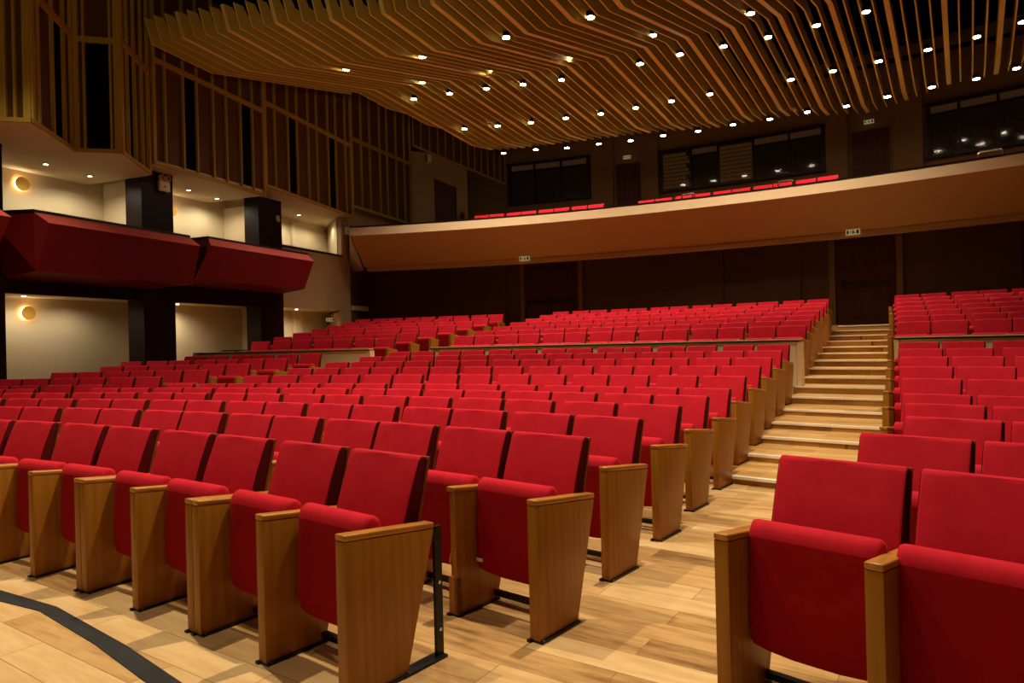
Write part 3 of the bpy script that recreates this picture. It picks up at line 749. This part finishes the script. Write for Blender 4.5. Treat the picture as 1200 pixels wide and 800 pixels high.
# rear piece of the side wall over the balcony
E0=Vector((-3.30,23.9,0)); E1=Vector((-.066,25.3,0)); ED=(E1-E0); EL=ED.length; ED.normalize(); EN=Vector((ED.y,-ED.x,0))
screen(E0,ED,EN,[0,.3,.62,.92,1.2,1.5,1.78,2.05,2.3,2.55,2.8,3.05,3.28,3.5],8.26,7.14,9.6,(0,0),(),'short timber screen above the pale balcony wall beside the rear window',first_w=.04)
def ebox(mb,s0,s1,o0,o1,z0,z1): mb.box(s0,s1,o0,o1,z0,z1,tf=lambda s,o,z: tuple(E0+ED*s+EN*o+Vector((0,0,z))))
mb=MB()
ebox(mb,-.02,.77,-.30,-.06,3.9,8.1); ebox(mb,1.60,2.02,-.30,-.06,3.9,7.75)
mb.loft([[tuple(E0+ED*s+EN*o+Vector((0,0,z))) for s,z in ((.77,7.23),(1.60,6.94),(1.60,7.8),(.77,8.05))] for o in (-.06,-.30)])
tag(mb.build('wall_left_balcony',M['tan']),kind='structure')
mb=MB(); ebox(mb,1.9,3.6,-1.6,-1.4,3.9,8.2); ebox(mb,2.0,2.06,-1.5,-.31,3.9,7.7); tag(mb.build('wall_left_niche',M['darkwall']),kind='structure')
d5=empty('door_5',tuple(E0+ED*1.18+EN*(-.2)+Vector((0,0,4.6)))); tag(d5,kind='structure'); bd=E0+ED*1.18+EN*(-.2)+Vector((0,0,4.6))
mb=MB(); ebox(mb,.79,1.58,-.20,-.16,4.6,7.1)
for j,v in enumerate(mb.v): mb.v[j]=tuple(Vector(v)-bd)
dl=mb.build('door_leaf',M['doorup'],d5)
mb=MB(); ebox(mb,.86,1.5,-.13,-.10,5.9,5.95); ebox(mb,1.44,1.48,-.16,-.10,5.85,6.25)
for j,v in enumerate(mb.v): mb.v[j]=tuple(Vector(v)-bd)
mb.build('panic_bar',M['black'],dl)
def epos(s,o,z): p=E0+ED*s+EN*o; return (p.x,p.y,z)
sp=empty('wall_speaker',epos(.57,.02,7.86),-math.atan2(ED.x,ED.y)+PI/2-PI/2); 
mb=MB(); mb.box(-.12,.12,-.08,.06,-.14,.14); me=bevel(mb.mesh('speaker_body',M['white']),.01,2); link('speaker_body',me,sp)
mb=MB(); mb.box(-.09,.09,-.088,-.081,-.11,.11); mb.build('speaker_grille',M['upwall'],sp)
tag(sp,'small pale box speaker on the balcony side wall above the brown door','speaker')
fe=empty('fire_extinguisher',epos(1.75,.1,5.55)); 
mb=MB(); mb.cyl((0,0,0),(0,0,1),.075,.42,14); mb.cyl((0,0,.42),(0,0,1),.075,.06,14,.03); mb.build('cylinder_body',M['redpaint'],fe)
mb=MB(); mb.cyl((0,0,.48),(0,0,1),.02,.05,8); mb.box(-.05,.02,-.01,.01,.52,.54); mb.build('valve',M['black'],fe)
tag(fe,'red fire extinguisher hanging right of the brown balcony side door','extinguisher')

# sconces
def sconce(s,z,label):
    p=fac(s,-1.31,z); e=empty('wall_sconce',p,-LA); tag(e,label,'wall lamp','round gold wall sconces')
    # local x = towards hall, y = along wall
    mb=MB(); mb.cyl((.012,0,0),(1,0,0),.125,.012,28); mb.build('glow_ring',M['glow'],e)
    mb=MB(); mb.cyl((.060,0,0),(1,0,0),.135,.018,32); mb.build('gold_disc',M['brass'],e)
    mb=MB(); mb.cyl((0,0,0),(1,0,0),.03,.06,10); mb.build('stem',M['black'],e)
    l=bpy.data.lights.new('sconce_light','POINT'); l.energy=30; l.color=(1,.86,.62); l.shadow_soft_size=.05
    lo=bpy.data.objects.new('sconce_bulb',l); COL.objects.link(lo); lo.parent=e; lo.location=(.046,0,0)
sconce(1.59,4.68,'round gold sconce with halo on the upper box wall, far left')
sconce(1.65,2.15,'round gold sconce with halo on the lower cream wall, far left')
sconce(5.10,4.75,'round gold sconce half hidden behind the first dark column')
# twin-head emergency lights
def emerg(pos,rz,label):
    e=empty('emergency_light',pos,rz); tag(e,label,'emergency light','twin-head emergency lights')
    mb=MB(); mb.box(0,.07,-.13,.13,-.12,.10); link('light_case',bevel(mb.mesh('light_case',M['white']),.01,2),e)
    for y in (-.075,.075):
        mb=MB(); mb.cyl((.02,y,.165),(1,0,.0),.055,.07,18,.062); h=mb.build('lamp_head',M['white'],e)
        mb=MB(); mb.cyl((.091,y,.165),(1,0,0),.05,.004,18); mb.build('lamp_lens',M['upwall'],h)
    mb=MB(); mb.cyl((.0705,0,-.02),(1,0,0),.022,.004,12); mb.build('indicator',M['signink'],e)
emerg(fac(3.58,LO+.008,4.88),-LA,'twin-head emergency light high on the dark column between the red boxes')
emerg(fac(10.15,LO+.008,4.86),-LA,'twin-head emergency light beside the balcony end, below the timber screens')
sg=fac(9.6,-1.04,2.32)
exit_sign(fac(10.55,-.75,2.20),LA+math.radians(-75)+PI*0+.2,.26,.11,'exit sign inside the lower side passage behind the left seats')
cc=empty('security_camera',fac(7.12,LO+.02,4.75),-LA); tag(cc,'small white security camera on the second dark column','camera')
mb=MB(); mb.cyl((0,0,.02),(0,0,-1),.05,.05,16); mb.box(-.02,.04,-.03,.03,.02,.07); mb.build('camera_mount',M['white'],cc)
mb=MB(); mb.cyl((.02,0,-.03),(0,0,-1),.055,.03,16,.05); mb.cyl((.02,0,-.06),(0,0,-1),.05,.04,16,.02); mb.build('camera_dome',M['white'],cc)

# ------------------------------------------------------------------ slatted ceiling
SC=.95
def interp(t,x):
    if x<=t[0][0]: return t[0][1]
    for (a,b),(c,d) in zip(t,t[1:]):
        if x<=c: return b+(d-b)*(x-a)/(c-a)
    return t[-1][1]
AB=[(-13.9,9.0),(-13.5,9.22),(-10.9,10.47),(-10.08,10.72),(-9.17,11.09),(-8.15,11.39),(-7.15,11.56),(-6.14,11.67),(-3,11.9),(0,11.7),(4,10.9)]
BC=[(-13.9,13.2),(-13.5,13.25),(-11.37,13.93),(-10.38,14.39),(-9.4,14.71),(-8.44,15.03),(-7.46,15.2),(-6.14,15.25),(-4.14,15.45),(-2.5,15.55),(0,15.4),(4,14.4)]
U0=[(-13.9,7.7),(-13.5,7.8),(-10.9,8.75),(-10.08,9.2),(-9.17,9.58),(-8.15,9.87),(-6,10.2),(-3,10.4),(0,10.2),(4,9.3)]
UE=[(-13.95,13.4),(-13.75,13.6),(-13.74,15.5),(-13.45,15.5),(-13.44,16.85),(-13.2,16.85),(-13.19,18.7),(-12.75,19.0),(-10.5,19.7),(-8,20.4),(-6.14,21.0),(-4.14,21.2),(-3.16,21.7),(-2.24,22.05),(-1.2,21.65),(-.26,21.15),(.66,21.05),(4,20.0)]
def zbot(u,v):
    a=interp(AB,v); b=interp(BC,v)
    if u<a: return 7.45+.13*(a-u)
    if u<b: return 7.45+.73*(u-a)/(b-a)
    return 8.18-.117*(u-b)
def cw_(u,v,z):
    p=(UX*u+VX*v)*SC; return Vector((p.x,p.y,HC+(z-HC)*SC))
DEP=.31
vs=[]; k=0; v=-2.205-48*.2463
vs=[(-2.205+n*.2463, n%4==0) for n in range(-47,28)]
for idx,(v,wide) in enumerate(vs):
    u0,a,b,ue=interp(U0,v),interp(AB,v),interp(BC,v),interp(UE,v)
    ut=ue-1.1
    bot=[(u0-.15,8.12),(u0,zbot(u0,v)),(a,zbot(a,v)),(min(b,ue),zbot(min(b,ue),v))]
    if b<ut: bot+=[(ut,zbot(ut,v)),(ue,zbot(ut,v)+.10)]
    top=[(u,z+DEP) for u,z in bot]; top[0]=(u0+.06,8.12); top[1]=(u0+.16,zbot(u0,v)+DEP)
    w=(.10 if wide else .030)/2
    base=cw_(a,v,zbot(a,v))
    e_name='ceiling_slat'
    mb=MB(); rings=[]
    for (ub,zb_),(ut_,zt_) in zip(bot,top):
        rings.append([cw_(ub,v-w,zb_)-base,cw_(ub,v+w,zb_)-base,cw_(ut_,v+w,zt_)-base,cw_(ut_,v-w,zt_)-base])
    mb.loft(rings)
    for q in range(len(rings)-1): mb.m[q*4]=1
    o=mb.build(e_name,[M['slat'],M['slatedge']]); o.location=base
    tag(o,'%s timber ceiling slat, %s from the left edge of the canopy'%('thick' if wide else 'thin', ORD[idx+1]),'ceiling slat','timber slats of the folded ceiling canopy')
mb=MB()
for (u,dz) in ((12.2,.72),(14.5,.72),(17.5,.62),(20,.62)):
    for s_ in (-1,):
        a=cw_(u-.05,-13.0,zbot(u,-10)+dz); b=cw_(u+.05,-13.0,zbot(u,-10)+dz+.08); c=cw_(u-.05,4.3,zbot(u,0)+dz); d=cw_(u+.05,4.3,zbot(u,0)+dz+.08)
        mb.loft([[a,(b.x,b.y,a.z),b,(a.x,a.y,b.z)],[c,(d.x,d.y,c.z),d,(c.x,c.y,d.z)]])
mb.build('canopy_bearer',M['voidc']); bpy.data.objects['canopy_bearer']; tag(bpy.data.objects['canopy_bearer'],'dark steel bearers carrying the slats above the lights','bearer',kind='stuff')
mb=MB(); mb.box(-14.5,14.5,-8,32,9.7,9.85); tag(mb.build('ceiling',M['voidc']),kind='structure')
mb=MB(); mb.box(14.3,14.5,-8,32,0,9.7); tag(mb.build('wall_right',M['darkwall']),kind='structure')
mb=MB(); mb.box(-14.5,14.5,-8.2,-8,0,9.7); tag(mb.build('wall_front',M['voidc']),kind='structure')
mb=MB(); mb.box(-14.5,-14.3,-8,32,0,9.7); tag(mb.build('wall_left_outer',M['darkwall']),kind='structure')

LT=[(-3.44,14.85,7.35,11.0),(-1.7,14.13,7.28,11.4),(-2.06,17.02,7.86,13.7),(0.03,13.11,7.18,11.5),(-0.39,16.38,7.85,14.1),(-2.41,17.93,7.77,14.3),(-1.44,17.6,7.77,14.6),(-0.49,17.32,7.77,14.9),(0.43,17.07,7.76,15.2),(1.37,16.81,7.75,15.6),(1.56,12.41,7.19,11.8),(1.49,15.72,7.85,14.7),(-1.22,19.72,7.52,16.6),(-0.26,19.49,7.51,17.0),(0.68,19.23,7.5,17.3),(1.63,18.93,7.5,17.6),(2.56,18.64,7.5,17.8),(3.44,18.26,7.51,18.0),(4.3,17.84,7.52,18.2),(5.18,17.43,7.53,18.3),(3.1,14.33,7.69,14.4),(3.15,16.02,7.78,15.9),(3.97,15.57,7.79,16.0),(4.84,15.17,7.78,16.1),(4.86,13.51,7.71,14.7),(5.67,14.76,7.78,16.3),(6.89,16.57,7.53,18.5),(6.49,14.26,7.78,16.3),(-0.12,21.47,7.28,18.8),(0.88,21.16,7.28,19.1),(1.82,20.99,7.26,19.5),(2.76,20.64,7.26,19.7),(3.67,20.39,7.26,20.0),(4.55,19.99,7.27,20.2),(5.47,19.64,7.27,20.4),(6.32,19.17,7.28,20.5),(7.19,18.75,7.28,20.6),(8.01,18.27,7.29,20.7),(7.68,16.1,7.53,18.6),(7.24,13.71,7.78,16.2),(8.47,15.56,7.52,18.6),(8.85,17.85,7.28,20.8),(9.58,17.24,7.29,20.7),(9.24,14.99,7.52,18.5),(9.91,14.4,7.52,18.4),(10.33,16.64,7.29,20.6),(11.07,16.14,7.28,20.6),(11.58,15.55,7.28,20.4),(10.41,13.78,7.53,18.1)]
mb=MB(); mb.cyl((0,0,.012),(0,0,1),.078,.09,20); CAN=mb.mesh('housing',M['black'])
mb=MB(); mb.cyl((0,0,0),(0,0,1),.072,.012,20); LENS=mb.mesh('lens',M['lamp'])
mb=MB(); mb.cyl((0,0,0),(0,0,1),.035,.006,16); LENS2=mb.mesh('lens',M['lamp2'])
mb=MB(); mb.cyl((0,0,.004),(0,0,1),.055,.012,20); TRIM2=mb.mesh('trim_ring',M['white'])
def spot(name,loc,energy,size=110,blend=.7,col=(1,.85,.64),rad=.08,aim=None,parent=None):
    l=bpy.data.lights.new(name,'SPOT'); l.energy=energy; l.spot_size=math.radians(size); l.spot_blend=blend; l.color=col; l.shadow_soft_size=rad
    o=bpy.data.objects.new(name,l); COL.objects.link(o); o.location=loc
    if aim: o.rotation_euler=(Vector(aim)-Vector(loc)).to_track_quat('-Z','Y').to_euler()
    if parent: o.parent=parent
    return o
bands=[(18.79,30,'first'),(16.59,18.79,'second'),(15.55,16.59,'third'),(14.25,15.55,'third'),(12.6,14.25,'fourth'),(0,12.6,'fifth')]
rowsd={}
for i,(x,y,z,u) in enumerate(LT):
    vv=x*VX.x+y*VX.y; uu=(x*UX.x+y*UX.y)/SC
    zz_=z
    if zz_<7.4 and uu>15: rn=1
    elif zz_<7.6 and uu>15: rn=2
    elif uu>14 and i in (5,6,7,8,9,21,22,23,25,27,39): rn=3
    elif i in (2,4,11,20,24): rn=4
    else: rn=5
    rowsd.setdefault(rn,[]).append((vv,i))
lab_l={}
for rn,l in rowsd.items():
    for n,(vv,i) in enumerate(sorted(l),1):
        lab_l[i]='glowing round downlight, %s from the left in the %s row of lights from the back'%(ORD[n],ORD[rn])
E_DOWN=215
for i,(x,y,z,u) in enumerate(LT):
    e=empty('ceiling_downlight',(x,y,z-.02)); tag(e,lab_l[i],'ceiling light','round downlights between the ceiling slats')
    link('housing',CAN,e); link('lens',LENS,e)
    spot('downlight_beam',(0,0,-.03),E_DOWN,105,.8,parent=e)
def small_down(s,off,z,label,en=48):
    e=empty('box_downlight',fac(s,off,z-.018)); tag(e,label,'ceiling light','small downlights inside the side boxes')
    link('trim_ring',TRIM2,e); link('lens',LENS2,e); spot('box_beam',(0,0,-.02),en,165,.6,(1,.88,.66),.03,parent=e)
small_down(1.48,-.39,4.945,'small bright downlight in the far left box ceiling, nearer the picture edge')
small_down(2.46,-.52,4.945,'small bright downlight in the far left box ceiling, nearer the dark column')
small_down(4.96,-.54,5.155,'left small downlight in the ceiling between the two dark columns')
small_down(5.97,-.68,5.155,'right small downlight in the ceiling between the two dark columns')
small_down(9.03,-.63,5.24,'small downlight in the ceiling of the small cream opening')
small_down(1.25,-.75,2.455,'small downlight left of the lower gold sconce',26)
small_down(8.6,-.45,2.455,'small downlight in the lower passage ceiling by the exit sign',40)
small_down(4.8,-.8,2.455,'small downlight hidden high in the middle lower recess',60)  # unseen lamp added to lighten the lower wall

for (q_,o_,z_,n_) in ((10.2,-.75,5.15,22),(2.3,-.6,2.42,24),(8.9,-.5,2.42,20)): spot('passage_beam',fac(q_,o_,z_),n_,165,.6,(1,.88,.66),.04)  # added fill lamps without fixtures, brighten the side rooms
# house lights above the front rows and the stage edge (outside the picture)
for (x,y,z,en) in [(-3.0,5.0,8.3,1350),(-6.2,8.6,8.0,760),(-1.5,9.3,8.3,850),(1.2,4.7,8.3,1750),(4.2,5.6,8.3,480),(5.6,9.0,7.6,600),(-.3,11.6,7.0,260),(4.0,10.9,7.0,260),(-2.5,1.5,8.3,380)]:
    spot('house_light',(x,y,z),en,92,.6,(1,.84,.60),.07)
spot('stage_wash',(-5.0,-3.5,8.0),210,60,.8,(1,.84,.60),.10,aim=(1.2,5,.3))
spot('box_wash',(-1.6,18.2,7.6),150,46,.8,(1,.84,.62),.10,aim=(-6.3,13.6,3.6))  # added spot without a fixture, brightens the red box lips
# added unseen lamps imitating floor bounce on the canopy and the screens
spot('canopy_uplight',(-1.5,-5.5,1.0),640,36,.5,(1,.80,.42),.4,aim=(-.5,12,8.9))
spot('canopy_uplight',(1.5,-5.0,1.0),800,34,.5,(1,.80,.42),.4,aim=(-5.0,12,9.0))

# ------------------------------------------------------------------ world, camera, view
w=bpy.data.worlds.new('World'); sc.world=w; w.use_nodes=True
w.node_tree.nodes['Background'].inputs[0].default_value=(1,.72,.45,1); w.node_tree.nodes['Background'].inputs[1].default_value=.01
cam=bpy.data.cameras.new('Camera'); co=bpy.data.objects.new('Camera',cam); COL.objects.link(co); sc.camera=co
cam.sensor_width=36; cam.lens=F/1200*36; cam.clip_start=.05; cam.clip_end=200
fwd=Vector((0,cos(PITCH),sin(PITCH))); up=Vector((0,-sin(PITCH),cos(PITCH))); rt=Vector((1,0,0))
# image roll
r2=rt*cos(ROLL)+up*(sin(ROLL)*1); 
r2=(rt*cos(ROLL)-up*sin(ROLL)*(-1))
cr_,sr_=cos(ROLL),sin(ROLL)
ix=rt*cr_+up*sr_      # scene direction that maps to image right
iy=up*cr_-rt*sr_
mt=Matrix((( ix.x,iy.x,-fwd.x,0),(ix.y,iy.y,-fwd.y,0),(ix.z,iy.z,-fwd.z,HC),(0,0,0,1)))
co.matrix_world=mt
sc.view_settings.view_transform='Standard'; sc.view_settings.look='None'; sc.view_settings.exposure=0
sc.cycles.use_denoising=True
sc.cycles.max_bounces=6; sc.cycles.diffuse_bounces=4; sc.cycles.sample_clamp_indirect=6
